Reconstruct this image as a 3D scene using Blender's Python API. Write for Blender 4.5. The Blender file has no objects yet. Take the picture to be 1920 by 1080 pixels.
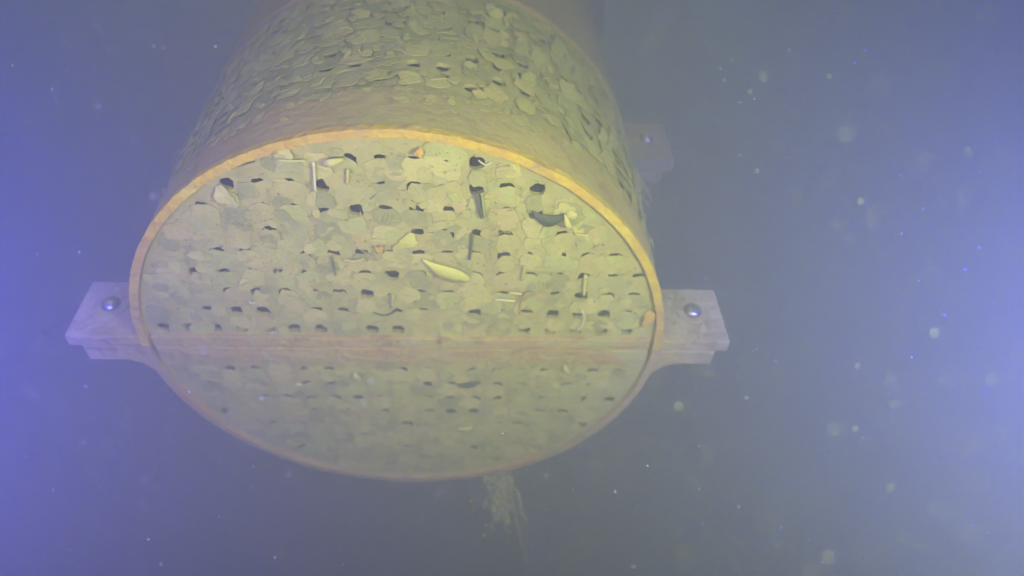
import bpy, bmesh, math, random
from mathutils import Vector, Matrix, noise
from mathutils.geometry import delaunay_2d_cdt
from math import pi, sin, cos, radians

scene = bpy.context.scene
col = scene.collection

# ------------------------------------------------------------------ camera
PITCH = -6.0                                   # the vehicle noses down a little
CAM = Vector((0.0, 0.0, -2.4))                 # 2.4 m under the water line
cam_d = bpy.data.cameras.new('camera')
cam = bpy.data.objects.new('camera', cam_d)
col.objects.link(cam)
cam.location = CAM
cam.rotation_euler = (radians(90 + PITCH), 0, 0)
cam_d.sensor_width = 36
cam_d.lens = 25.62
cam_d.clip_start = 0.01
cam_d.clip_end = 200
cam_d.dof.use_dof = True
cam_d.dof.focus_distance = 0.57
cam_d.dof.aperture_fstop = 2.9
scene.camera = cam

# ------------------------------------------------------------------ sky, sun, lamps of the vehicle, added blue lamps
SUN_EL, SUN_AZ = radians(62), radians(200)
world = bpy.data.worlds.new('World')
scene.world = world
world.use_nodes = True
nt = world.node_tree
bg = nt.nodes['Background']
sky = nt.nodes.new('ShaderNodeTexSky')
sky.sky_type = 'NISHITA'
sky.sun_disc = False
sky.sun_elevation = SUN_EL
sky.sun_rotation = SUN_AZ
nt.links.new(sky.outputs['Color'], bg.inputs['Color'])
bg.inputs['Strength'].default_value = 0.12

sun_d = bpy.data.lights.new('sun', 'SUN')
sun_d.energy = 1.1
sun_d.angle = radians(15)
sun_d.color = (1.0, 0.97, 0.88)
sun = bpy.data.objects.new('sun', sun_d)
col.objects.link(sun)
sdir = Vector((sin(SUN_AZ) * cos(SUN_EL), cos(SUN_AZ) * cos(SUN_EL), sin(SUN_EL)))
sun.rotation_euler = sdir.to_track_quat('Z', 'Y').to_euler()


def head_or_veil_lamp(loc, aim, power, colour, cone, blend, size=0.03):
    d = bpy.data.lights.new('head_or_veil_lamp', 'SPOT')
    d.energy = power
    d.color = colour
    d.spot_size = radians(cone)
    d.spot_blend = blend
    d.shadow_soft_size = size
    o = bpy.data.objects.new('head_or_veil_lamp', d)
    col.objects.link(o)
    o.location = loc
    o.rotation_euler = (Vector(loc) - Vector(aim)).to_track_quat('Z', 'Y').to_euler()
    return o


# the LED lamps of the underwater vehicle, left and right of its camera; the outward blue pair is added
head_or_veil_lamp((-0.24, 0.05, -2.50), (-0.08, 0.65, -2.42), 23.0, (0.50, 0.40, 1.0), 80, 1.0)
head_or_veil_lamp((0.28, 0.05, -2.47), (-0.10, 0.65, -2.45), 32.0, (0.94, 0.98, 0.30), 80, 1.0)
head_or_veil_lamp((-0.36, 0.20, -2.46), (-1.05, 0.90, -2.50), 215.0, (0.03, 0.03, 1.0), 98, 0.9)  # added blue lamp, tints the water at the left
head_or_veil_lamp((0.34, 0.21, -2.46), (0.66, 0.90, -2.52), 122.0, (0.01, 0.02, 1.0), 108, 0.9)  # added blue lamp, tints the water at the right

vs = scene.view_settings
vs.view_transform = 'Standard'
vs.look = 'None'
vs.exposure = 0.0
vs.gamma = 1.0
vs.use_curve_mapping = False
cy = scene.cycles
cy.use_denoising = True
cy.denoiser = 'OPENIMAGEDENOISE'
cy.max_bounces = 6
cy.diffuse_bounces = 2
cy.glossy_bounces = 2
cy.volume_bounces = 2
cy.transparent_max_bounces = 8
cy.sample_clamp_indirect = 4.0

rnd = random.Random(7)

# ------------------------------------------------------------------ helpers
def tag(o, label=None, cat=None, group=None, kind=None):
    if label: o['label'] = label
    if cat: o['category'] = cat
    if group: o['group'] = group
    if kind: o['kind'] = kind
    return o


def empty(name, parent=None):
    o = bpy.data.objects.new(name, None)
    o.empty_display_size = 0.05
    col.objects.link(o)
    if parent: o.parent = parent
    return o


def link(name, me, parent=None):
    o = bpy.data.objects.new(name, me)
    col.objects.link(o)
    if parent: o.parent = parent
    return o


def mesh(name, verts, faces, mat=None, smooth=False):
    me = bpy.data.meshes.new(name)
    me.from_pydata([tuple(v) for v in verts], [], faces)
    me.update()
    if mat: me.materials.append(mat)
    if smooth:
        for p in me.polygons: p.use_smooth = True
    return me


def fix(me):
    bm = bmesh.new(); bm.from_mesh(me)
    bmesh.ops.recalc_face_normals(bm, faces=bm.faces)
    bm.to_mesh(me); bm.free()
    return me


# ------------------------------------------------------------------ materials
def material(name, c1, c2, c3=None, scale=30.0, rough=0.8, metallic=0.0, bump=0.3, bump_scale=120.0,
             detail=6.0, spec=0.3, speck=None, stain=None, stain_scale=18.0):
    m = bpy.data.materials.new(name)
    m.use_nodes = True
    n = m.node_tree.nodes
    l = m.node_tree.links
    b = n['Principled BSDF']
    tc = n.new('ShaderNodeTexCoord')
    oi = n.new('ShaderNodeObjectInfo')
    add = n.new('ShaderNodeVectorMath'); add.operation = 'ADD'
    mul = n.new('ShaderNodeMath'); mul.operation = 'MULTIPLY'; mul.inputs[1].default_value = 13.0
    l.new(oi.outputs['Random'], mul.inputs[0])
    l.new(tc.outputs['Object'], add.inputs[0])
    l.new(mul.outputs[0], add.inputs[1])
    t = n.new('ShaderNodeTexNoise')
    t.inputs['Scale'].default_value = scale
    t.inputs['Detail'].default_value = detail
    t.inputs['Roughness'].default_value = 0.62
    l.new(add.outputs[0], t.inputs['Vector'])
    r = n.new('ShaderNodeValToRGB')
    r.color_ramp.elements[0].position = 0.32
    r.color_ramp.elements[0].color = (*c1, 1)
    r.color_ramp.elements[1].position = 0.68
    r.color_ramp.elements[1].color = (*c2, 1)
    if c3:
        e = r.color_ramp.elements.new(0.5)
        e.color = (*c3, 1)
    l.new(t.outputs['Fac'], r.inputs['Fac'])
    out = r.outputs['Color']
    if speck:
        t3 = n.new('ShaderNodeTexNoise')
        t3.inputs['Scale'].default_value = 260.0
        t3.inputs['Detail'].default_value = 3.0
        l.new(add.outputs[0], t3.inputs['Vector'])
        r3 = n.new('ShaderNodeValToRGB')
        r3.color_ramp.elements[0].position = 0.60
        r3.color_ramp.elements[1].position = 0.72
        l.new(t3.outputs['Fac'], r3.inputs['Fac'])
        mx = n.new('ShaderNodeMix'); mx.data_type = 'RGBA'
        l.new(r3.outputs['Color'], mx.inputs[0])
        l.new(out, mx.inputs[6])
        mx.inputs[7].default_value = (*speck, 1)
        out = mx.outputs[2]
    if stain:
        for q, (colr, sc, lo, hi) in enumerate(((stain[0], stain_scale, 0.48, 0.60), (stain[1], stain_scale * 3.3, 0.54, 0.64))):
            t4 = n.new('ShaderNodeTexNoise')
            t4.inputs['Scale'].default_value = sc
            t4.inputs['Detail'].default_value = 8.0
            t4.inputs['Roughness'].default_value = 0.7
            t4.inputs['Distortion'].default_value = 0.6
            l.new(add.outputs[0], t4.inputs['Vector'])
            r4 = n.new('ShaderNodeValToRGB')
            r4.color_ramp.elements[0].position = lo
            r4.color_ramp.elements[1].position = hi
            l.new(t4.outputs['Fac'], r4.inputs['Fac'])
            m4 = n.new('ShaderNodeMix'); m4.data_type = 'RGBA'
            l.new(r4.outputs['Color'], m4.inputs[0])
            l.new(out, m4.inputs[6])
            m4.inputs[7].default_value = (*colr, 1)
            out = m4.outputs[2]
    l.new(out, b.inputs['Base Color'])
    b.inputs['Roughness'].default_value = rough
    b.inputs['Metallic'].default_value = metallic
    b.inputs['Specular IOR Level'].default_value = spec
    if bump:
        t2 = n.new('ShaderNodeTexNoise')
        t2.inputs['Scale'].default_value = bump_scale
        t2.inputs['Detail'].default_value = 5.0
        l.new(add.outputs[0], t2.inputs['Vector'])
        bp = n.new('ShaderNodeBump')
        bp.inputs['Strength'].default_value = bump
        bp.inputs['Distance'].default_value = 0.004
        l.new(t2.outputs['Fac'], bp.inputs['Height'])
        l.new(bp.outputs['Normal'], b.inputs['Normal'])
    return m


M = {}
M['rim'] = material('rusty_yellow_paint', (0.56, 0.38, 0.08), (0.74, 0.64, 0.05), (0.66, 0.48, 0.05), 24, 0.7, bump=1.0, spec=0.1, speck=(0.50, 0.45, 0.20), stain=((0.56, 0.38, 0.09), (0.46, 0.34, 0.13)), stain_scale=13)
M['rim_far'] = material('rust_spotted_rim', (0.50, 0.26, 0.09), (0.42, 0.38, 0.20), (0.46, 0.33, 0.16), 9, 0.75, bump=0.9, speck=(0.45, 0.40, 0.20), stain=((0.36, 0.33, 0.15), (0.30, 0.20, 0.09)), stain_scale=11)
M['band'] = material('silted_steel', (0.42, 0.32, 0.12), (0.52, 0.45, 0.17), (0.47, 0.38, 0.15), 11, 0.85, bump=0.5, speck=(0.46, 0.40, 0.22), stain=((0.42, 0.38, 0.14), (0.36, 0.27, 0.11)), stain_scale=9)
M['plate'] = material('silted_plate', (0.36, 0.35, 0.12), (0.48, 0.46, 0.16), None, 40, 0.85, bump=0.5)
M['bar'] = material('rust_stained_bar', (0.44, 0.29, 0.11), (0.50, 0.44, 0.17), (0.48, 0.35, 0.14), 14, 0.85, bump=0.9, speck=(0.52, 0.46, 0.24), stain=((0.46, 0.44, 0.17), (0.33, 0.20, 0.08)), stain_scale=15)
M['lug'] = material('silted_lug', (0.38, 0.32, 0.12), (0.50, 0.44, 0.15), (0.45, 0.35, 0.13), 30, 0.85, bump=1.0, speck=(0.32, 0.30, 0.12), stain=((0.30, 0.22, 0.08), (0.46, 0.43, 0.15)), stain_scale=24)
M['algae'] = material('algae_coated_steel', (0.28, 0.28, 0.12), (0.38, 0.36, 0.15), (0.36, 0.28, 0.13), 12, 0.9, bump=0.6)
M['inside'] = material('inner_shade_dark', (0.03, 0.03, 0.025), (0.05, 0.05, 0.04), None, 20, 0.9, bump=0)  # shade of the strainer's interior put into a near-black colour
M['steel'] = material('stainless_steel', (0.40, 0.38, 0.32), (0.50, 0.48, 0.42), None, 60, 0.30, metallic=1.0, bump=0.4)
M['silt'] = material('silt_flocs', (0.36, 0.35, 0.13), (0.52, 0.50, 0.18), None, 200, 0.9, bump=0)
M['snow'] = material('pale_silt_flocs', (0.24, 0.26, 0.36), (0.30, 0.32, 0.44), None, 200, 0.9, bump=0)
scrap_cols = [((0.42, 0.41, 0.13), (0.50, 0.48, 0.16)), ((0.49, 0.48, 0.16), (0.58, 0.55, 0.19)),
              ((0.37, 0.39, 0.13), (0.46, 0.46, 0.16)), ((0.28, 0.30, 0.11), (0.38, 0.38, 0.14)),
              ((0.45, 0.40, 0.14), (0.52, 0.47, 0.17)), ((0.40, 0.44, 0.13), (0.49, 0.52, 0.17))]
for i, (a, b) in enumerate(scrap_cols):
    M['scrap%d' % i] = material('leaf_scrap_tone', a, b, None, 70, 0.75, bump=0.35, bump_scale=200)
M['leaf_yellow'] = material('yellow_green_leaf', (0.52, 0.54, 0.10), (0.66, 0.66, 0.16), None, 60, 0.5, bump=0.2, spec=0.5)
M['leaf_pale'] = material('pale_leaf', (0.50, 0.50, 0.17), (0.60, 0.58, 0.22), None, 60, 0.6, bump=0.2)
M['leaf_dark'] = material('dark_green_leaf', (0.05, 0.07, 0.05), (0.09, 0.11, 0.07), None, 60, 0.7, bump=0.2)
M['straw'] = material('bleached_straw', (0.66, 0.64, 0.40), (0.74, 0.72, 0.50), None, 150, 0.35, bump=0.2, spec=0.6)
M['orange'] = material('orange_rust_flake', (0.62, 0.34, 0.05), (0.68, 0.46, 0.09), None, 90, 0.6, bump=0.3)
M['twig'] = material('dark_twig', (0.08, 0.09, 0.05), (0.14, 0.14, 0.08), None, 90, 0.8, bump=0.3)
M['weed'] = material('filament_weed', (0.34, 0.36, 0.16), (0.48, 0.46, 0.22), None, 60, 0.9, bump=0)

# ------------------------------------------------------------------ frame of the strainer
# measured in the camera's frame (right, down, forward) and turned into the world
def cam2world(v):
    p = radians(PITCH)
    return Vector((v[0], v[2] * cos(p) + v[1] * sin(p), v[2] * sin(p) - v[1] * cos(p)))

Zl = cam2world((-0.02666461, -0.71236018, 0.70130734)).normalized()     # up the axis
Xl = cam2world((0.99861571, 0.01283755, 0.05100853))
Xl = (Xl - Zl * Xl.dot(Zl)).normalized()                                 # along the joint
Yl = Zl.cross(Xl)                                                        # towards the far half
ORG = CAM + cam2world((-0.10383301, 0.05999441, 0.71056326))
FRAME = Matrix.Translation(ORG) @ Matrix((Xl, Yl, Zl)).transposed().to_4x4()
R = 0.25
PH = 0.006            # the end plates sit 6 mm inside the rim
PT = 0.004
PITCH_H = 0.02447     # hole spacing
U0, V0 = -0.0309, -0.218
V1 = 0.0415
HR = 0.0068           # hole radius


def to_world(p):
    return FRAME @ Vector(p)


def dir_local(w):
    return FRAME.to_3x3().transposed() @ Vector(w)


# ------------------------------------------------------------------ intake strainer
root = empty('intake_strainer')
root.matrix_world = FRAME
tag(root, 'large round intake strainer clogged with leaf litter, its rusty rimmed end facing the camera', 'strainer')


def arc_wall(name, r0, r1, h0, h1, a0, a1, mat, parent, n=180, smooth=True, wob=0.0):
    """a piece of tube wall; angles run from the near side (-y)"""
    V, F = [], []
    for i in range(n + 1):
        a = a0 + (a1 - a0) * i / n
        d = Vector((sin(a), -cos(a), 0))
        w = wob * (noise.noise(Vector((a * 9, h0 * 40, 3))) + 0.7 * noise.noise(Vector((a * 45, h0 * 40, 7))))
        for (r, h) in ((r0, h0), (r1, h0), (r1, h1), (r0, h1)):
            q = d * (r + w)
            V.append((q.x, q.y, h + w * 0.5))
    for i in range(n):
        k = i * 4
        for j in range(4):
            F.append((k + j, k + (j + 1) % 4, k + 4 + (j + 1) % 4, k + 4 + j))
    F += [(0, 3, 2, 1), (n * 4, n * 4 + 1, n * 4 + 2, n * 4 + 3)]
    me = fix(mesh(name, V, F, mat))
    bm = bmesh.new(); bm.from_mesh(me)
    for e in bm.edges:
        if len(e.link_faces) == 2 and e.calc_face_angle(0) > 0.6: e.smooth = False
    for f in bm.faces: f.smooth = smooth
    bm.to_mesh(me); bm.free()
    return link(name, me, parent)


G_ = 0.0015     # half the gap between the two shells, as an angle it is tiny
ga = G_ / R
NEAR = (-pi / 2 + ga, pi / 2 - ga)
FAR = (pi / 2 + ga, 3 * pi / 2 - ga)
for (a0, a1) in (NEAR, FAR):
    arc_wall('rim', R - 0.0070, R + 0.0005, 0.0, 0.007, a0, a1, M['rim' if a0 < 0 else 'rim_far'], root, wob=0.0008)
    arc_wall('lower_band', R - 0.008, R, 0.0072, 0.060, a0, a1, M['band'], root, wob=0.0005)
    arc_wall('upper_band', R - 0.008, R + 0.003, 0.268, 0.40, a0, a1, M['algae'], root, wob=0.0008)
    arc_wall('inner_shade_wall', R - 0.060, R - 0.056, 0.02, 0.40, a0, a1, M['inside'], root, n=40)  # dark wall behind the holes, interior shade in its colour


def in_loop(p, lp):
    c = False
    for i in range(len(lp)):
        (x0, y0), (x1, y1) = lp[i], lp[i - 1]
        if (y0 > p.y) != (y1 > p.y) and p.x < (x1 - x0) * (p.y - y0) / (y1 - y0) + x0: c = not c
    return c


def cdt_plate(outer, holes, extra=()):
    """triangles of a flat outline with holes; returns 2-D verts, tris and the outline loops"""
    V, E = [], []
    loops = []
    for lp in [outer] + holes:
        s = len(V)
        V += [Vector(p) for p in lp]
        E += [(s + i, s + (i + 1) % len(lp)) for i in range(len(lp))]
    V += [Vector(p) for p in extra]
    ov, oe, of, oiv, oie, oif = delaunay_2d_cdt(V, E, [], 1, 1e-6, True)
    centres = [(sum((Vector(p) for p in h), Vector((0, 0))) / len(h)) for h in holes]
    cell = {}
    for c in centres:
        cell.setdefault((round(c.x / 0.02), round(c.y / 0.02)), []).append(c)
    rr = [max((Vector(p) - c).length for p in h) for h, c in zip(holes, centres)]
    rmap = {id(c): r for c, r in zip(centres, rr)}
    lmap = {id(c): h for c, h in zip(centres, holes)}
    tris = []
    for f in of:
        m = sum((ov[i] for i in f), Vector((0, 0))) / len(f)
        kx, ky = round(m.x / 0.02), round(m.y / 0.02)
        inside = False
        for dx in (-1, 0, 1):
            for dy in (-1, 0, 1):
                for c in cell.get((kx + dx, ky + dy), ()):
                    if (m - c).length < rmap[id(c)] * 1.02 and in_loop(m, lmap[id(c)]): inside = True
        if not inside: tris.append(tuple(f))
    return ov, tris


def thick(ov, tris, fn, t, name, mat):
    """give a flat triangulation two faces and walls; fn(u, v, depth) -> point"""
    n = len(ov)
    V = [fn(p.x, p.y, 0.0) for p in ov] + [fn(p.x, p.y, t) for p in ov]
    F = []
    cnt = {}
    for f in tris:
        F.append(f)
        F.append(tuple(i + n for i in reversed(f)))
        for i in range(3):
            a, b = f[i], f[(i + 1) % 3]
            cnt[(a, b)] = cnt.get((a, b), 0) + 1
    for (a, b) in list(cnt):
        if (b, a) not in cnt: F.append((a, b, b + n, a + n))
    return fix(mesh(name, V, F, mat))


def hole_loop(cx, cy, r, n=16):
    k = rnd.uniform(0, 6)
    pts = []
    for i in range(n):
        t = 2 * pi * i / n
        q = 1.0 / ((abs(cos(t)) ** 3.2 + abs(sin(t)) ** 3.2) ** (1 / 3.2))
        q *= 0.92 * (1 + 0.06 * sin(3 * t + k)) * rnd.uniform(0.84, 1.06)
        pts.append((cx + r * q * cos(t), cy + r * q * sin(t)))
    return pts


# the two half-round end plates with their holes
plate_holes = {0: [], 1: []}
for j in range(0, 9):
    v = V0 + PITCH_H * j
    for i in range(-10, 12):
        u = U0 + PITCH_H * i
        if math.hypot(u, v) < R - 0.0072 - HR * 1.2: plate_holes[0].append((i, j, u, v))
for j in range(0, 9):
    v = V1 + 0.0241 * j
    for i in range(-10, 12):
        u = U0 + PITCH_H * i
        if math.hypot(u, v) < R - 0.0072 - HR * 1.2: plate_holes[1].append((i, j, u, v))


def half_outline(side):
    r = R - 0.0073
    y = -0.0125 if side == 0 else 0.0212
    s = -1 if side == 0 else 1
    a0 = math.asin(abs(y) / r)
    pts = []
    n = 60
    for k in range(n + 1):
        a = a0 + (pi - 2 * a0) * k / n
        pts.append((r * cos(a), s * r * sin(a)))
    if side == 0: pts.reverse()
    return pts


plates = []
for side in (0, 1):
    hs = [hole_loop(u, v, HR) for (_, _, u, v) in plate_holes[side]]
    ov, tris = cdt_plate(half_outline(side), hs)
    me = thick(ov, tris, lambda a, b, d: (a, b, PH + d), PT, 'end_plate', M['plate'])
    plates.append(link('end_plate', me, root))


# ---- the perforated screen around the side, in two halves
NC = 64
DA = 2 * pi / NC
A_OFF = radians(0.3)
screens = []
screen_holes = {0: [], 1: []}
for k in range(NC):
    a = (k + 0.5 - NC / 4) * DA + A_OFF
    side = 0 if -pi / 2 < a < pi / 2 else 1
    for j in range(8):
        screen_holes[side].append((k, j, a, 0.0785 + 0.0243 * j))
for side, (a0, a1) in ((0, NEAR), (1, FAR)):
    b0, b1 = a0 * R + 0.0015, a1 * R - 0.0015
    h0, h1 = 0.0605, 0.2675
    outer = []
    n = 64
    outer += [(b0 + (b1 - b0) * i / n, h0) for i in range(n)]
    outer += [(b1, h0 + (h1 - h0) * i / 8) for i in range(8)]
    outer += [(b1 - (b1 - b0) * i / n, h1) for i in range(n)]
    outer += [(b0, h1 - (h1 - h0) * i / 8) for i in range(8)]
    hs = [hole_loop(a * R, h, HR * 1.02, 12) for (_, _, a, h) in screen_holes[side]
          if b0 + 0.012 < a * R < b1 - 0.012]
    extra = [((k + 1 - NC / 4) * DA * R + A_OFF * R, 0.0785 + 0.0243 * (j + 0.5)) for k in range(NC) for j in range(7)]
    extra = [p for p in extra if b0 + 0.004 < p[0] < b1 - 0.004]
    ov, tris = cdt_plate(outer, hs, extra)
    rr = R - 0.0015
    me = thick(ov, tris, lambda a, h, d: ((rr - d) * sin(a / R), -(rr - d) * cos(a / R), h), PT, 'screen', M['plate'])
    screens.append(link('screen', me, root))

# ---- joint bars across the end, one for each half
def prism(name, outline, h0, h1, mat, parent, bevel=0.0012, segs=2):
    n = len(outline)
    V = [(x, y, h0) for x, y in outline] + [(x, y, h1) for x, y in outline]
    F = [tuple(range(n)), tuple(range(2 * n - 1, n - 1, -1))]
    F += [(i, (i + 1) % n, n + (i + 1) % n, n + i) for i in range(n)]
    me = fix(mesh(name, V, F, mat))
    if bevel:
        bm = bmesh.new(); bm.from_mesh(me)
        es = [e for e in bm.edges if len(e.link_faces) == 2 and e.calc_face_angle(0) > 0.5]
        bmesh.ops.bevel(bm, geom=es, offset=bevel, segments=segs, affect='EDGES', profile=0.6)
        bm.to_mesh(me); bm.free()
    return link(name, me, parent)


def bar_outline(y0, y1, x, n=14):
    pts = []
    for i in range(n + 1): pts.append((-x + 2 * x * i / n, y0 + 0.0008 * noise.noise(Vector((i * 1.3, y0 * 90, 1)))))
    for i in range(n + 1): pts.append((x - 2 * x * i / n, y1 + 0.0008 * noise.noise(Vector((i * 1.1, y1 * 90, 5)))))
    return pts


prism('joint_bar', bar_outline(-0.0150, -0.0012, 0.2395), 0.0006, 0.014, M['bar'], root)
prism('joint_bar', bar_outline(0.0012, 0.0225, 0.2395), 0.0012, 0.014, M['bar'], root)

# ---- bolted lugs on both sides
def near_lug(s, h0, h1, x1, mat):
    o = [(s * 0.2495, -0.0145), (s * x1, -0.0145), (s * x1, -0.0008), (s * 0.2512, -0.0008)]
    return prism('lug', o, h0, h1, mat, root, 0.0015)


def far_lug(s, h0, h1, x1, mat):
    pts = [(0.2515, 0.0008), (x1, 0.0008), (x1, 0.0215), (0.274, 0.0215)]
    for k in range(1, 9):                       # fillet into the shell
        t = k / 9
        a = Vector((0.274, 0.0215)); b = Vector((0.2535, 0.0235)); c = Vector((0.2465, 0.0480))
        q = a * (1 - t) ** 2 + b * 2 * t * (1 - t) + c * t * t
        pts.append((q.x, q.y))
    pts.append((0.2465, 0.0480)); pts.append((0.2470, 0.030))
    return prism('lug', [(s * x, y) for x, y in pts], h0, h1, mat, root, 0.0012, 1)


def hexbolt(x, h, s):
    """bolt through both lugs: head and washer on the near side, nut and shank end on the far side"""
    def disc_prism(name, r, n, y0, y1, mat, parent, dome=0.0, ph=0.0):
        V, F = [], []
        for (y, rr) in ((y0, r), (y1 + dome * 0.6, r), (y1, r * (0.86 if dome else 1.0))):
            for i in range(n):
                a = 2 * pi * i / n + ph
                V.append((x + rr * cos(a), y, h + rr * sin(a)))
        F += [tuple(range(n))]
        for k in range(2):
            F += [(k * n + i, k * n + (i + 1) % n, (k + 1) * n + (i + 1) % n, (k + 1) * n + i) for i in range(n)]
        V.append((x, y1 - dome * 0.8, h))
        F += [(2 * n + i, 2 * n + (i + 1) % n, 3 * n) for i in range(n)]
        return link(name, fix(mesh(name, V, F, mat)), parent)
    V, F = [], []
    n, rings = 18, 6
    for k in range(rings):                          # domed head
        t = k / rings * pi / 2
        for i in range(n):
            q = 2 * pi * i / n
            V.append((x + 0.0092 * cos(t) * cos(q), -0.0161 - 0.0062 * sin(t), h + 0.0092 * cos(t) * sin(q)))
    V.append((x, -0.0223, h))
    for k in range(rings - 1):
        F += [(k * n + i, k * n + (i + 1) % n, (k + 1) * n + (i + 1) % n, (k + 1) * n + i) for i in range(n)]
    F += [((rings - 1) * n + i, (rings - 1) * n + (i + 1) % n, rings * n) for i in range(n)]
    F.append(tuple(range(n)))
    b = link('bolt', fix(mesh('bolt', V, F, M['steel'], True)), root)
    disc_prism('washer', 0.0165, 28, -0.0147, -0.0160, M['lug'], b)
    disc_prism('nut', 0.0105, 6, 0.0217, 0.0300, M['steel'], b, 0.0, 0.3)
    disc_prism('shank_end', 0.0060, 16, 0.0301, 0.0370, M['steel'], b, 0.0)


for s in (-1, 1):
    near_lug(s, 0.0006, 0.0735, 0.3185, M['lug'])
    far_lug(s, 0.0014, 0.0725, 0.3075, M['lug'])
    hexbolt(s * 0.2885, 0.0405, s)
near_lug(1, 0.302, 0.390, 0.319, M['algae'])  # algae coat; its darker tone also puts haze into the colour
far_lug(1, 0.303, 0.389, 0.307, M['algae'])
hexbolt(0.290, 0.350, 1)

# ------------------------------------------------------------------ leaf scraps plastered over the holes
def scrap_mesh(k, mat):
    r_ = random.Random(100 + k)
    n = 12
    sq = r_.uniform(3.5, 9.0)
    asp = r_.uniform(0.86, 1.16)
    ph = r_.uniform(-0.12, 0.12)
    curl = r_.uniform(-0.0004, 0.0005)
    V = [(0, 0, -r_.uniform(0.0001, 0.0005))]
    for ring, f in ((0, 0.6), (1, 1.0)):
        for i in range(n):
            t = 2 * pi * i / n
            c, s = abs(cos(t + ph)), abs(sin(t + ph))
            rad = 1.0 / ((c ** sq + s ** sq) ** (1 / sq))
            rad *= 1 + r_.uniform(-0.20, 0.12) * f
            x, y = 0.0115 * f * rad * cos(t) * asp, 0.0115 * f * rad * sin(t) / asp
            z = -0.0003 + (curl * (x / 0.012) ** 2 + r_.uniform(-0.0002, 0.0002)) * f
            V.append((x, y, -0.0004 + 0.35 * z))
    for i in range(n):
        v = V[1 + n + i]
        V.append((v[0] * 1.01, v[1] * 1.01, v[2] + 0.0004))
    F = []
    for i in range(n):
        j = (i + 1) % n
        F.append((0, 1 + j, 1 + i))
        F.append((1 + i, 1 + j, 1 + n + j, 1 + n + i))
        F.append((1 + n + i, 1 + n + j, 1 + 2 * n + j, 1 + 2 * n + i))
    me = mesh('leaf_scrap', V, F, mat, False)
    return me


scraps = [[scrap_mesh(k * 7 + m, M['scrap%d' % m]) for k in range(9)] for m in range(6)]
W = [0, 0, 0, 1, 1, 1, 2, 2, 3, 3, 4, 4, 5, 5]


def add_scrap(parent, mat4):
    o = link('leaf_scrap', scraps[rnd.choice(W)][rnd.randrange(9)], parent)
    o.matrix_local = mat4
    return o


# which holes of the near plate still show dark: wide open, or a slit along one edge
OPEN = {(4, 0), (-4, 1), (-1, 1), (4, 1), (6, 1), (0, 2), (1, 5), (0, 6), (-4, 7), (-5, 7), (7, 7), (8, 7), (9, 7), (8, 6), (6, 2), (-7, 4)}
SLIT = {(0, 0), (1, 0), (2, 0), (3, 0), (-3, 1), (3, 1), (5, 1), (2, 1), (-5, 2), (-4, 2), (-1, 2), (1, 2), (2, 2), (3, 2), (5, 2),
        (-3, 3), (0, 3), (3, 3), (4, 3), (5, 3), (2, 3), (-5, 4), (-4, 4), (-3, 4), (-2, 4), (-1, 4), (0, 4), (1, 4), (2, 4), (4, 4),
        (5, 4), (6, 4), (7, 4), (8, 4), (9, 4), (-5, 5), (-4, 5), (-3, 5), (-2, 5), (0, 5), (5, 5), (7, 5), (8, 5), (9, 5), (-7, 5), (-6, 5), (-1, 6), (1, 6),
        (2, 6), (-2, 6), (-5, 6), (-4, 6), (-3, 6), (-7, 7), (-8, 7), (-6, 7), (-3, 7), (-1, 7), (1, 7), (4, 7), (9, 6), (10, 7),
        (-3, 8), (-2, 8), (-4, 8), (-5, 8), (-6, 8), (7, 8), (8, 8), (9, 8), (6, 8), (10, 8)}
LOWER_OPEN = {(3, 3), (4, 3)}
LOWER_SLIT = {(-3, 0), (0, 0), (5, 0), (3, 0), (-6, 0), (2, 1), (3, 2), (4, 2), (5, 2), (-3, 2), (1, 4), (9, 2), (9, 0), (6, 1), (9, 1)}


def plate_scrap(side, u, v, lift, size=1.0):
    m = (Matrix.Translation((u, v, PH - lift)) @ Matrix.Rotation(rnd.uniform(-0.045, 0.045), 4, 'X')
         @ Matrix.Rotation(rnd.uniform(-0.045, 0.045), 4, 'Y') @ Matrix.Rotation(rnd.choice((0, pi / 2, pi, -pi / 2)) + rnd.gauss(0, 0.10), 4, 'Z')
         @ Matrix.Diagonal((size * rnd.uniform(0.88, 1.12), size * rnd.uniform(0.88, 1.12), 1, 1)))
    if math.hypot(u, v) < R - 0.0095 - 0.010 * size and not (-0.0205 < v < 0.0290):
        add_scrap(plates[side], m)


opens_extra = {0: [], 1: []}
for side in (0, 1):
    for (i, j, u, v) in plate_holes[side]:
        op = (i, j) in (OPEN if side == 0 else LOWER_OPEN)
        sl = (i, j) in (SLIT if side == 0 else LOWER_SLIT)
        faint = (not op and not sl) and rnd.random() < (0.55 if side == 0 else 0.5)
        if op:
            plate_scrap(side, u + rnd.uniform(-0.003, 0.003), v + PITCH_H * rnd.uniform(0.54, 0.6), rnd.uniform(0.0008, 0.0016), 0.72)
        elif sl:
            plate_scrap(side, u + rnd.uniform(-0.004, 0.004), v + rnd.uniform(0.0050, 0.0085), rnd.uniform(0.0002, 0.0007), rnd.uniform(0.82, 0.95))
        elif faint:
            plate_scrap(side, u + rnd.uniform(-0.003, 0.003), v + rnd.uniform(0.0045, 0.0065), rnd.uniform(0.0002, 0.0007), rnd.uniform(0.86, 0.98))
            opens_extra[side].append((u, v - 0.004))
        else:
            plate_scrap(side, u + rnd.uniform(-0.002, 0.002), v + rnd.uniform(-0.002, 0.002), rnd.uniform(0.0002, 0.0007), rnd.uniform(0.94, 1.08))

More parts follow.
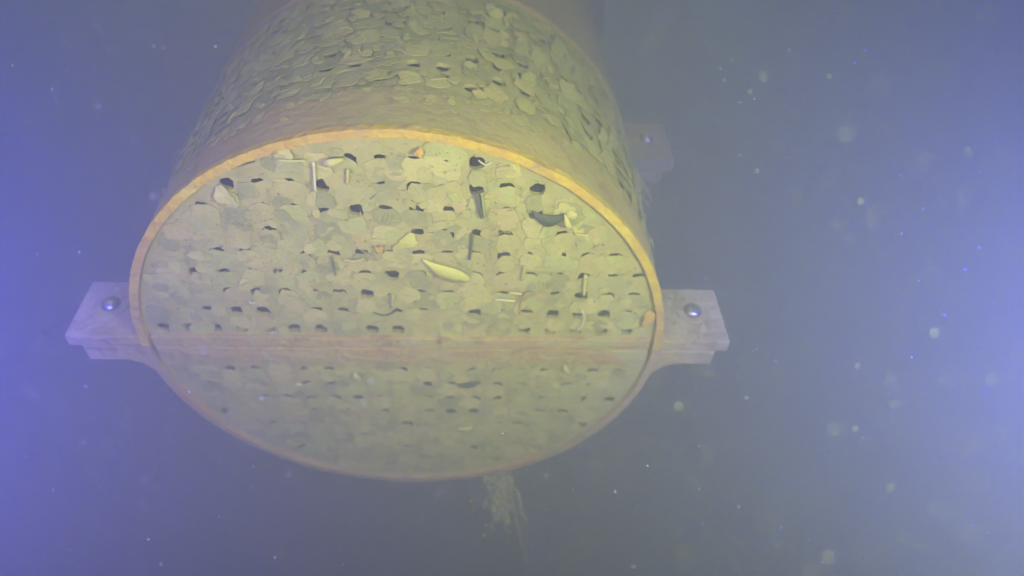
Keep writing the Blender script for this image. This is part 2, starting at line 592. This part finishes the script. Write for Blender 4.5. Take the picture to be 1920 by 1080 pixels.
S_OPEN = {(5.6, 0.101), (11.2, 0.102), (16.5, 0.130), (11.9, 0.0795), (17.2, 0.106)}
S_SLIT = {(6.8, 0.127), (12.7, 0.1275), (2.0, 0.104), (-15, 0.102), (-15, 0.13), (-8.7, 0.107), (-5.5, 0.103), (10.7, 0.178), (17, 0.194),
          (-1, 0.166), (28, 0.10), (33, 0.13), (40, 0.1), (36, 0.17), (45, 0.13), (22, 0.15), (22, 0.127), (28, 0.15)}


def nearest(holes, a, h):
    return min(range(len(holes)), key=lambda q: (holes[q][2] * R - radians(a) * R) ** 2 + (holes[q][3] - h) ** 2)


so = {nearest(screen_holes[0], a, h) for a, h in S_OPEN}
ss = {nearest(screen_holes[0], a, h) for a, h in S_SLIT}
mash = []
for q, (k, j, a, h) in enumerate(screen_holes[0]):
    if abs(a) > radians(78): continue
    da, dh = rnd.uniform(-0.004, 0.004) / R, rnd.uniform(-0.003, 0.003)
    size = rnd.uniform(0.72, 1.05)
    if q in so: continue
    elif q in ss: dh = 0.006; size = 0.85
    aa, hh = a + da, h + dh
    if hh > 0.262: hh = 0.260
    if hh - 0.011 * size < 0.060: hh = 0.060 + 0.0115 * size
    nrm = Vector((sin(aa), -cos(aa), 0))
    tx = Vector((cos(aa), sin(aa), 0))
    B = Matrix((tx, nrm.cross(-tx) * -1, -nrm)).transposed().to_4x4()
    rough = radians(rnd.uniform(-9, 9)) * (1.3 if a > 0.3 else 0.5 if a > -0.25 else 0.2)
    m = (Matrix.Translation(nrm * (R - 0.0015 + rnd.uniform(0.0003, 0.0020 if a > 0.2 else 0.0009)) + Vector((0, 0, hh))) @ B @ Matrix.Rotation(rough, 4, 'X')
         @ Matrix.Rotation(rough * 0.7, 4, 'Y') @ Matrix.Rotation(rnd.choice((0, pi / 2, pi)) + rnd.gauss(0, 0.25), 4, 'Z') @ Matrix.Diagonal((size, size * rnd.uniform(0.8, 1.1), 1, 1)))
    for _ in range(3):                      # smaller torn bits around it
        a2, h2 = aa + rnd.uniform(-0.016, 0.016) / R, hh + rnd.uniform(-0.014, 0.014)
        if not 0.068 < h2 < 0.258: continue
        if any((a2 - screen_holes[0][z][2]) ** 2 * R * R + (h2 - screen_holes[0][z][3]) ** 2 < 0.0115 ** 2 for z in so | ss): continue
        n2 = Vector((sin(a2), -cos(a2), 0)); t2 = Vector((cos(a2), sin(a2), 0))
        z2 = rnd.uniform(0.3, 0.6)
        B2 = Matrix((t2, n2.cross(-t2) * -1, -n2)).transposed().to_4x4()
        mash.append((scraps[rnd.choice((0, 0, 1, 1, 2, 4, 5))][rnd.randrange(9)], Matrix.Translation(n2 * (R + rnd.uniform(-0.001, 0.001)) + Vector((0, 0, h2))) @ B2
                     @ Matrix.Rotation(rough * 1.5 + rnd.uniform(-0.1, 0.1), 4, 'X') @ Matrix.Rotation(rnd.uniform(0, 6.28), 4, 'Z') @ Matrix.Diagonal((z2, z2 * rnd.uniform(0.4, 1.0), 1, 1))))
    if abs(a) < radians(56) and h < 0.2: add_scrap(screens[0], m)
    else: mash.append((scraps[rnd.choice(W)][rnd.randrange(9)], m))




def joined(name, items, parent, inv=Matrix.Identity(4)):
    by = {}
    V, F, MI, mats = [], [], [], []
    for me, m in items:
        mt = me.materials[0]
        if mt not in mats: mats.append(mt)
        s0 = len(V)
        V += [m @ v.co for v in me.vertices]
        for p in me.polygons:
            F.append(tuple(i + s0 for i in p.vertices)); MI.append(mats.index(mt))
    me = mesh(name, V, F, None, False)
    for mt in mats: me.materials.append(mt)
    me.polygons.foreach_set('material_index', MI)
    o = link(name, me, parent)
    o['kind'] = 'stuff'
    return o


joined('leaf_mash', mash, screens[0])
# a second, finer layer of mashed leaf on the webs between the holes
for side in (0, 1):
    items = []
    wide = [(u, v) for (i, j, u, v) in plate_holes[side] if (i, j) in (OPEN if side == 0 else LOWER_OPEN)]
    opens = [(u, v) for (i, j, u, v) in plate_holes[side] if (i, j) in (OPEN | SLIT if side == 0 else LOWER_OPEN | LOWER_SLIT)]
    opens += opens_extra[side]
    for k in range(620):
        a = rnd.uniform(0, pi); r = (R - 0.017) * math.sqrt(rnd.random())
        u, v = r * cos(a), (-1 if side == 0 else 1) * r * sin(a)
        if -0.020 < v < 0.028: continue
        size = rnd.uniform(0.3, 0.75)
        if any((u - p) ** 2 + (v - q) ** 2 < (HR * 0.75 + 0.006 * size) ** 2 for p, q in opens): continue
        if any((u - p) ** 2 + (v - q) ** 2 < (HR * 0.9 + 0.0115 * size) ** 2 for p, q in wide): continue
        m = (Matrix.Translation((u, v, PH - rnd.uniform(0.0002, 0.0013))) @ Matrix.Rotation(rnd.uniform(-0.1, 0.1), 4, 'X') @ Matrix.Rotation(rnd.uniform(0, 6.28), 4, 'Z')
             @ Matrix.Diagonal((size, size * rnd.uniform(0.5, 1.2), 0.8, 1)))
        items.append((scraps[rnd.choice(W)][rnd.randrange(9)], m))
    joined('leaf_mash', items, plates[side])


# fouling that creeps over the bars, the lower band and the lugs
items = []
def bit(p, nrm, tx, z, stretch=1.0):
    ty = nrm.cross(tx)
    B2 = Matrix((tx, -ty, -nrm)).transposed().to_4x4()
    items.append((scraps[rnd.choice((0, 2, 2, 4, 4, 5, 3))][rnd.randrange(9)], Matrix.Translation(p) @ B2 @ Matrix.Rotation(rnd.uniform(-0.12, 0.12), 4, 'X')
                  @ Matrix.Rotation(rnd.uniform(0, 6.28), 4, 'Z') @ Matrix.Diagonal((z, z * stretch, 1, 1))))
for k in range(90):
    y = rnd.choice((rnd.uniform(-0.0145, -0.003), rnd.uniform(0.003, 0.022)))
    bit(Vector((rnd.uniform(-0.23, 0.23), y, 0.0004)), Vector((0, 0, -1)), Vector((1, 0, 0)), rnd.uniform(0.10, 0.32), rnd.uniform(0.3, 1.0))
for k in range(170):
    a2 = radians(rnd.uniform(-80, 80)); h2 = 0.060 - abs(rnd.gauss(0, 0.010))
    if h2 < 0.012: continue
    n2 = Vector((sin(a2), -cos(a2), 0))
    bit(n2 * (R + 0.0006) + Vector((0, 0, h2)), n2, Vector((cos(a2), sin(a2), 0)), rnd.uniform(0.12, 0.42), rnd.uniform(0.4, 1.0))
for s_ in (-1, 1):
    for k in range(26):
        bit(Vector((s_ * rnd.uniform(0.255, 0.313), -0.0150, rnd.uniform(0.006, 0.068))), Vector((0, -1, 0)), Vector((1, 0, 0)), rnd.uniform(0.10, 0.34), rnd.uniform(0.4, 1.0))
joined('fouling', items, root)


# ------------------------------------------------------------------ fine silt on plates and screen (uncountable)
def tetra(V, F, p, r, flat=1.0):
    s = len(V)
    k = rnd.uniform(0, 6.28)
    for i in range(4):
        t = k + i * pi / 2
        V.append((p[0] + r * cos(t) * rnd.uniform(0.6, 1.2), p[1] + r * sin(t) * rnd.uniform(0.6, 1.2), p[2] + r * 0.2 * flat * rnd.uniform(-1, 1)))
    V.append((p[0], p[1], p[2] - r * 0.5 * flat))
    V.append((p[0], p[1], p[2] + r * 0.5 * flat))
    for i in range(4):
        F.append((s + i, s + (i + 1) % 4, s + 4))
        F.append((s + (i + 1) % 4, s + i, s + 5))


for side in (0, 1):
    V, F = [], []
    tries = 0
    hl = plate_holes[side]
    while tries < 1500:
        tries += 1
        a = rnd.uniform(0, pi); r = (R - 0.013) * math.sqrt(rnd.random())
        u, v = r * cos(a), (-1 if side == 0 else 1) * r * sin(a)
        if -0.017 < v < 0.025: continue
        if min((u - h[2]) ** 2 + (v - h[3]) ** 2 for h in hl) < (HR * 1.05) ** 2: continue
        tetra(V, F, (u, v, PH - 0.0012), abs(rnd.gauss(0.0006, 0.0004)) + 0.0003, 0.4)
    o = link('silt_crust', mesh('silt_crust', V, F, M['silt'], True), plates[side])
    o['kind'] = 'stuff'


def strand(pts, r, n=5, taper=True):
    """a thin tube along points -> verts, faces"""
    V, F = [], []
    pts = [Vector(p) for p in pts]
    m = len(pts)
    for k, p in enumerate(pts):
        d = (pts[min(k + 1, m - 1)] - pts[max(k - 1, 0)]).normalized()
        a = d.orthogonal().normalized(); b = d.cross(a)
        rr = r * (0.35 + 0.65 * sin(pi * min(1.0, (k + 0.7) / (m + 0.2)))) if taper else r
        for i in range(n):
            t = 2 * pi * i / n
            V.append(p + a * rr * cos(t) + b * rr * sin(t))
    for k in range(m - 1):
        for i in range(n):
            j = (i + 1) % n
            F.append((k * n + i, k * n + j, (k + 1) * n + j, (k + 1) * n + i))
    F.append(tuple(range(n - 1, -1, -1)))
    F.append(tuple((m - 1) * n + i for i in range(n)))
    return V, F


def merge(parts):
    V, F = [], []
    for v, f in parts:
        s = len(V)
        V += v
        F += [tuple(i + s for i in q) for q in f]
    return V, F


# short fibres caught on the plates and on the screen
for side in (0, 1):
    ps = []
    for k in range(150):
        a = rnd.uniform(0, pi); r = (R - 0.03) * math.sqrt(rnd.random())
        u, v = r * cos(a), (-1 if side == 0 else 1) * r * sin(a)
        if -0.035 < v < 0.043: continue
        t = rnd.uniform(0, 2 * pi); L = rnd.uniform(0.004, 0.016); c = rnd.uniform(-0.5, 0.5)
        pts = [(u + L * q * cos(t) - c * L * q * q * sin(t), v + L * q * sin(t) + c * L * q * q * cos(t), PH - 0.0022 - 0.001 * sin(3 * q)) for q in (0, .25, .5, .75, 1)]
        ps.append(strand(pts, rnd.uniform(0.0002, 0.0005), 4))
    o = link('fibre_litter', mesh('fibre_litter', *merge(ps), M['leaf_pale'], True), plates[side])
    o['kind'] = 'stuff'
ps = []
for k in range(260):
    a = radians(rnd.uniform(-85, 85)); h = rnd.uniform(0.066, 0.255)
    t = rnd.uniform(0, 6.28); L = rnd.uniform(0.004, 0.016)
    pts = []
    for q in (0, .33, .66, 1):
        aa = a + L * q * cos(t) / R; rr = R + 0.0015 + 0.004 * sin(2.5 * q) * rnd.random()
        pts.append((rr * sin(aa), -rr * cos(aa), h + L * q * sin(t)))
    ps.append(strand(pts, rnd.uniform(0.0002, 0.0006), 4))
o = link('fibre_litter', mesh('fibre_litter', *merge(ps), M['leaf_pale'], True), screens[0])
o['kind'] = 'stuff'

# ------------------------------------------------------------------ suction pipe behind the strainer
pipe = empty('suction_pipe')
pipe.matrix_world = FRAME @ Matrix.Translation((0, 0, 0.402))
tag(pipe, 'wide silt covered suction pipe leading up and away behind the strainer', 'pipe')
arc_wall('pipe_wall', R - 0.012, R - 0.002, 0.0, 0.295, 0, 2 * pi, M['algae'], pipe, n=96, wob=0.0025)
arc_wall('flange', R - 0.012, R + 0.024, 0.2955, 0.345, 0, 2 * pi, M['algae'], pipe, n=96, wob=0.0012)
arc_wall('pipe_wall', R - 0.02, R - 0.005, 0.3455, 1.6, 0, 2 * pi, M['algae'], pipe, n=96, wob=0.002)

# ------------------------------------------------------------------ single pieces of litter on the strainer
def leaf(name, u0, v0, u1, v1, width, mat, label, lift=0.004, bend=0.002, curve=0.0, cat='leaf', skew=0.0, n=12):
    """a thin pointed leaf lying on the end plate from (u0, v0) to (u1, v1)"""
    a, b = Vector((u0, v0)), Vector((u1, v1))
    L = (b - a).length
    V, F = [], []
    for k in range(n + 1):
        t = k / n
        w = width * (sin(pi * t ** (1 + skew)) ** 0.8) * 0.5 + 0.0002
        x = L * (t - 0.5)
        y = curve * L * (1 - (2 * t - 1) ** 2)
        z = -bend * sin(pi * t) - 0.0006
        V += [(x, y - w, z + 0.0007), (x, y, z), (x, y + w, z - 0.0009), (x, y + w, z - 0.0004), (x, y, z + 0.0005), (x, y - w, z + 0.0012)]
    for k in range(n):
        for i in range(6):
            F.append((k * 6 + i, k * 6 + (i + 1) % 6, k * 6 + 6 + (i + 1) % 6, k * 6 + 6 + i))
    F += [(5, 4, 3, 2, 1, 0), tuple(n * 6 + i for i in range(6))]
    o = link(name, fix(mesh(name, V, F, mat, True)))
    mid = (a + b) / 2
    d = b - a
    o.matrix_world = FRAME @ Matrix.Translation((mid.x, mid.y, PH - lift)) @ Matrix.Rotation(math.atan2(d.y, d.x), 4, 'Z')
    return tag(o, label, cat)


def ragged(name, u0, v0, u1, v1, width, mat, label, lift=0.003, cat='leaf', seed=1):
    """a torn flat piece of leaf, broad along (u0, v0)-(u1, v1)"""
    r_ = random.Random(seed)
    a, b = Vector((u0, v0)), Vector((u1, v1))
    L = (b - a).length
    n = 22
    top, V, F = [], [], []
    for i in range(n):
        t = 2 * pi * i / n
        k = 1 + 0.16 * sin(3 * t + seed) + r_.uniform(-0.16, 0.10)
        top.append((0.5 * L * k * cos(t), 0.5 * width * k * sin(t), -0.0009 * cos(2 * t + seed) - 0.0006 + r_.uniform(-0.0002, 0.0002)))
    V = [(0, 0, -0.0008)] + top + [(x, y, z + 0.0004) for x, y, z in top] + [(0, 0, -0.0004)]
    for i in range(n):
        j = (i + 1) % n
        F += [(0, 1 + j, 1 + i), (1 + i, 1 + j, 1 + n + j, 1 + n + i), (2 * n + 1, 1 + n + i, 1 + n + j)]
    o = link(name, fix(mesh(name, V, F, mat, False)))
    mid, d = (a + b) / 2, b - a
    o.matrix_world = FRAME @ Matrix.Translation((mid.x, mid.y, PH - lift)) @ Matrix.Rotation(math.atan2(d.y, d.x), 4, 'Z')
    return tag(o, label, cat)


def stick(name, pts, r, mat, label, cat='stalk', lift=0.0035, n=6, taper=False):
    """a stalk along points (u, v[, extra lift]) on the end plate"""
    c = Vector((*pts[0][:2], PH - lift))
    sm = []
    for k in range(len(pts) - 1):
        for q in range(4):
            t = q / 4
            p, s = pts[k], pts[k + 1]
            e0 = p[2] if len(p) > 2 else 0; e1 = s[2] if len(s) > 2 else 0
            sm.append(Vector((p[0] * (1 - t) + s[0] * t, p[1] * (1 - t) + s[1] * t, PH - lift - e0 * (1 - t) - e1 * t)) - c)
    e = pts[-1][2] if len(pts[-1]) > 2 else 0
    sm.append(Vector((pts[-1][0], pts[-1][1], PH - lift - e)) - c)
    for _ in range(2):
        sm = [sm[0]] + [(sm[i - 1] + sm[i] * 2 + sm[i + 1]) / 4 for i in range(1, len(sm) - 1)] + [sm[-1]]
    o = link(name, mesh(name, *strand(sm, r, n, taper), mat, True))
    o.matrix_world = FRAME @ Matrix.Translation(c)
    return tag(o, label, cat)


leaf('leaf', 0.0217, -0.1193, 0.0627, -0.0954, 0.0150, M['leaf_yellow'], 'bright yellow green willow leaf lying slantwise on the end plate', bend=0.0015, curve=0.06, skew=0.5)
stick('straw', [(-0.0568, -0.2192), (-0.0579, -0.2057), (-0.0593, -0.1906)], 0.0010, M['straw'], 'bright white straw standing upright near the top left rim', lift=0.005)
leaf('leaf', -0.0514, -0.2174, -0.0336, -0.2223, 0.0055, M['leaf_pale'], 'small curled pale leaf just right of the bright white straw', curve=-0.12, bend=0.005)
stick('grass_stem', [(0.0669, -0.1922), (0.0692, -0.1798), (0.0719, -0.1670)], 0.0017, M['twig'], 'thick dark stem hanging from a hole below the rim notch', lift=0.004)
stick('grass_stem', [(0.0711, -0.1923), (0.0726, -0.1798), (0.0737, -0.1670)], 0.0007, M['weed'], 'thin green stem beside the thick dark stem', lift=0.004)
leaf('leaf', 0.1126, -0.1747, 0.1408, -0.1720, 0.01, M['leaf_dark'], 'dark wavy leaf strip at the upper right of the end plate', curve=0.22, bend=0.003)
ragged('leaf', 0.1364, -0.1627, 0.1494, -0.1744, 0.0085, M['leaf_pale'], 'pale leaf corner folded over the dark wavy strip', seed=11)
leaf('leaf', 0.1389, -0.1742, 0.1466, -0.1589, 0.004, M['leaf_pale'], 'narrow pale blade leaning on the dark wavy strip', bend=0.006, lift=0.006)
ragged('leaf', -0.1363, -0.1924, -0.1266, -0.1735, 0.0135, M['leaf_pale'], 'broad pale yellow leaf under an open hole at upper left', seed=3)
stick('grass_stem', [(0.1648, -0.1027), (0.1654, -0.0899), (0.1664, -0.0775)], 0.0016, M['leaf_yellow'], 'short yellow stem standing at the right of the plate', lift=0.004)
stick('straw', [(0.0852, -0.0711), (0.0935, -0.0706), (0.1038, -0.0693)], 0.001, M['straw'], 'thin white straw lying level right of the yellow leaf', lift=0.005)
stick('straw', [(0.0980, -0.0804), (0.1092, -0.0786)], 0.0009, M['straw'], 'short pale straw just above the level white straw', lift=0.005)
ragged('leaf', -0.0009, -0.1300, 0.0179, -0.1455, 0.012, M['leaf_yellow'], 'ragged yellow green leaf patch left above the willow leaf', seed=4)
stick('grass_stem', [(-0.0457, -0.1185), (-0.0383, -0.1161), (-0.0289, -0.1195)], 0.0008, M['leaf_pale'], 'thin pale curved blade in the middle of the plate', lift=0.005)
stick('root_hair', [(0.1659, -0.0596), (0.1701, -0.0494), (0.1695, -0.0373), (0.1652, -0.0296)], 0.0008, M['straw'], 'white looped root hair below the three dark holes', lift=0.006)
ragged('leaf', -0.1416, -0.0849, -0.1312, -0.0904, 0.0055, M['leaf_pale'], 'tiny bright scrap left of centre on the plate', seed=6)
stick('root_hair', [(-0.1366, -0.0645), (-0.1348, -0.0617), (-0.1310, -0.0639)], 0.0009, M['straw'], 'small bright white curl at the left of the plate', lift=0.005)
stick('grass_stem', [(0.1149, -0.0801), (0.1114, -0.0744), (0.1086, -0.0630), (0.1093, -0.0499)], 0.0008, M['orange'], 'thin orange brown stem right of the level straw', lift=0.004)
stick('twig', [(0.0642, -0.1494), (0.0630, -0.1332), (0.0617, -0.1188)], 0.0012, M['twig'], 'dark upright twig above the right end of the willow leaf', lift=0.003)
stick('twig', [(-0.0268, -0.0506), (-0.0198, -0.0463), (-0.0113, -0.0479), (-0.0061, -0.0531)], 0.0008, M['twig'], 'thin dark curved twig just above the joint bar', lift=0.004)
stick('twig', [(-0.0558, -0.1214), (-0.0554, -0.1101), (-0.0556, -0.0978)], 0.0006, M['twig'], 'hair thin dark twig left of the plate centre', lift=0.004)
stick('twig', [(-0.1150, -0.2132), (-0.1076, -0.2159), (-0.1012, -0.2180)], 0.0007, M['twig'], 'thin dark twig under the rim at upper left', lift=0.004)
stick('grass_stem', [(0.0682, -0.2230), (0.0736, -0.2181), (0.0784, -0.2213)], 0.0006, M['straw'], 'fine pale thread across the hole under the rim notch', lift=0.003)
ragged('leaf', -0.0180, -0.1296, -0.0113, -0.1346, 0.006, M['orange'], 'small orange flake left of the yellow green patch', cat='flake', lift=0.005, seed=8)
ragged('leaf', 0.0201, -0.2266, 0.0261, -0.2340, 0.0065, M['orange'], 'orange rust flake hanging under the rim top', cat='flake', lift=0.005, seed=9)
ragged('leaf', 0.2294, -0.0352, 0.2322, -0.0593, 0.011, M['orange'], 'orange rust flake beside the right lug under the rim', cat='flake', lift=0.005, seed=10)
ragged('leaf', -0.0847, -0.2233, -0.0716, -0.2261, 0.012, M['leaf_pale'], 'pale leaf corner tucked under the upper left rim', seed=5)
stick('straw', [(-0.0837, -0.2204), (-0.0726, -0.2198), (-0.0630, -0.2205)], 0.0011, M['leaf_pale'], 'pale level blade just left of the bright white straw', lift=0.005)
stick('straw', [(0.1502, -0.1501), (0.1620, -0.1498)], 0.0011, M['leaf_pale'], 'short pale blade below the folded leaf corner', lift=0.004)
stick('grass_stem', [(-0.0319, -0.2124), (-0.0339, -0.1986)], 0.0012, M['leaf_pale'], 'stubby pale stem right of the curled pale leaf', lift=0.004)
stick('grass_stem', [(-0.0070, -0.0751), (-0.0092, -0.0567)], 0.0012, M['leaf_pale'], 'stubby pale stem above the thin dark curved twig', lift=0.004)
stick('grass_stem', [(0.1102, -0.1121), (0.1083, -0.0956)], 0.0012, M['leaf_pale'], 'pale upright stem right of the dark upright twig', lift=0.004)
stick('straw', [(-0.1152, 0.0582), (-0.1092, 0.0609)], 0.0012, M['straw'], 'tiny white straw on the lower left half plate', lift=0.004)
leaf('leaf', -0.0541, 0.0390, -0.0492, 0.0539, 0.006, M['leaf_pale'], 'small yellowish scrap under the middle of the joint bar', bend=0.002)
leaf('leaf', 0.0495, 0.1387, 0.0662, 0.1365, 0.005, M['leaf_yellow'], 'small yellow leaf on the lower half plate', bend=0.002)
leaf('leaf', 0.1583, 0.0261, 0.1650, 0.0383, 0.0045, M['leaf_pale'], 'small pale scrap under the right part of the joint bar', bend=0.002)
ragged('leaf', -0.0261, 0.1793, -0.0130, 0.1759, 0.008, M['leaf_pale'], 'dull pale leaf near the bottom of the lower half plate', seed=7)
leaf('leaf', 0.0501, 0.0593, 0.0733, 0.0536, 0.006, M['leaf_dark'], 'faint dark leaf strip on the lower half plate', bend=0.002)


# ------------------------------------------------------------------ weed hanging off the strainer
def weed(name, anchor, n, length, spread, label, r=0.0006, lean=(0, 0, 0), mat='weed', flocs=0, cat='weed'):
    """filaments hanging straight down in the world from an anchor on the strainer"""
    base = to_world(anchor)
    ps = []
    for k in range(n):
        p = Vector((rnd.gauss(0, spread * 0.4), rnd.gauss(0, spread * 0.4), rnd.uniform(0, 0.004)))
        L = length * rnd.uniform(0.45, 1.0)
        d = Vector((rnd.gauss(0, 0.12), rnd.gauss(0, 0.12), -1)) + Vector(lean)
        pts = []
        seg = 9
        ph = rnd.uniform(0, 6)
        for q in range(seg):
            t = q / (seg - 1)
            pts.append(p + d * L * t + Vector((sin(ph + 5 * t), cos(ph + 4 * t), 0)) * spread * 0.35 * t)
        ps.append(strand(pts, r * rnd.uniform(0.6, 1.4), 4))
        for f in range(flocs):
            q = pts[rnd.randrange(2, seg)]
            V, F = [], []
            tetra(V, F, q + Vector((rnd.gauss(0, 0.002), rnd.gauss(0, 0.002), 0)), rnd.uniform(0.001, 0.0032), 1.2)
            ps.append(([Vector(v) for v in V], F))
    o = link(name, mesh(name, *merge(ps), M[mat], True))
    o.location = base
    return tag(o, label, cat)


weed('weed_clump', (0.1000, 0.2270, 0.0), 40, 0.085, 0.022, 'ragged clump of pale weed hanging below the far rim', 0.0006, flocs=6)
weed('weed_strand', (0.1110, 0.2270, 0.0), 3, 0.150, 0.008, 'long thin weed strand trailing beneath the ragged hanging clump', 0.0006, lean=(0.13, 0, 0), flocs=1, cat='weed')
weed('weed_tuft', (-0.2290, -0.1010, 0.195), 9, 0.035, 0.012, 'small pale weed tuft on the left edge of the strainer', 0.0012, lean=(-0.6, 0, 0), flocs=3)
weed('weed_tuft', (0.2380, -0.0800, 0.190), 12, 0.045, 0.008, 'pale weed tuft on the right edge below the upper lug', 0.0010, lean=(0.35, 0, 0), flocs=3)

# ------------------------------------------------------------------ silt drifting in the water (uncountable)
V, F = [], []
prm = random.Random(21)
for k in range(2600):
    d = 0.12 + 1.2 * prm.random() ** 1.5
    x = prm.uniform(-0.78, 0.78) * d
    y = prm.uniform(-0.46, 0.46) * d
    p = CAM + cam2world((x, y, d))
    q = FRAME.inverted() @ p
    if math.hypot(q.x, q.y) < R + 0.1 and q.z > -0.03: continue
    s = len(V)
    r = (abs(prm.gauss(0.0004, 0.00035)) + 0.00012) * min(0.9, 0.35 + d)
    el = [prm.uniform(0.6, 1.5) for _ in range(3)]
    for (a, b, c) in ((1, 0, 0), (-1, 0, 0), (0, 1, 0), (0, -1, 0), (0, 0, 1), (0, 0, -1)):
        V.append(p + Vector((a * el[0], b * el[1], c * el[2])) * r)
    for (a, b, c) in ((0, 2, 4), (2, 1, 4), (1, 3, 4), (3, 0, 4), (2, 0, 5), (1, 2, 5), (3, 1, 5), (0, 3, 5)):
        F.append((s + a, s + b, s + c))
for k in range(220):                        # coarser flocs nearer the lens
    d = prm.uniform(0.15, 0.34)
    p = CAM + cam2world((prm.uniform(-0.72, 0.72) * d, prm.uniform(-0.42, 0.42) * d, d))
    s = len(V)
    r = prm.uniform(0.00025, 0.0006)
    for (a, b, c) in ((1, 0, 0), (-1, 0, 0), (0, 1, 0), (0, -1, 0), (0, 0, 1), (0, 0, -1)):
        V.append(p + Vector((a, b, c)) * r * prm.uniform(0.6, 1.3))
    for (a, b, c) in ((0, 2, 4), (2, 1, 4), (1, 3, 4), (3, 0, 4), (2, 0, 5), (1, 2, 5), (3, 1, 5), (0, 3, 5)):
        F.append((s + a, s + b, s + c))
snow = link('drifting_silt', mesh('drifting_silt', V, F, M['snow'], True))
tag(snow, 'fine pale silt specks drifting all through the water', 'silt', kind='stuff')

# ------------------------------------------------------------------ the murky water itself
bm = bmesh.new()
bmesh.ops.create_cube(bm, size=1.0)
me = bpy.data.meshes.new('haze'); bm.to_mesh(me); bm.free()
haze = link('haze', me)
haze.scale = (12, 12, 4.4)
haze.location = (0, 2.0, -2.6)
tag(haze, 'cloudy blue grey water surrounding the strainer', 'water', kind='stuff')
hm = bpy.data.materials.new('murky_water')
hm.use_nodes = True
for n in list(hm.node_tree.nodes):
    if n.type != 'OUTPUT_MATERIAL': hm.node_tree.nodes.remove(n)
pv = hm.node_tree.nodes.new('ShaderNodeVolumePrincipled')
pv.inputs['Color'].default_value = (0.66, 0.73, 0.92, 1)
pv.inputs['Absorption Color'].default_value = (0.45, 0.55, 0.3, 1)
pv.inputs['Density'].default_value = 1.1
pv.inputs['Anisotropy'].default_value = 0.5
out = [n for n in hm.node_tree.nodes if n.type == 'OUTPUT_MATERIAL'][0]
hm.node_tree.links.new(pv.outputs[0], out.inputs['Volume'])
me.materials.append(hm)
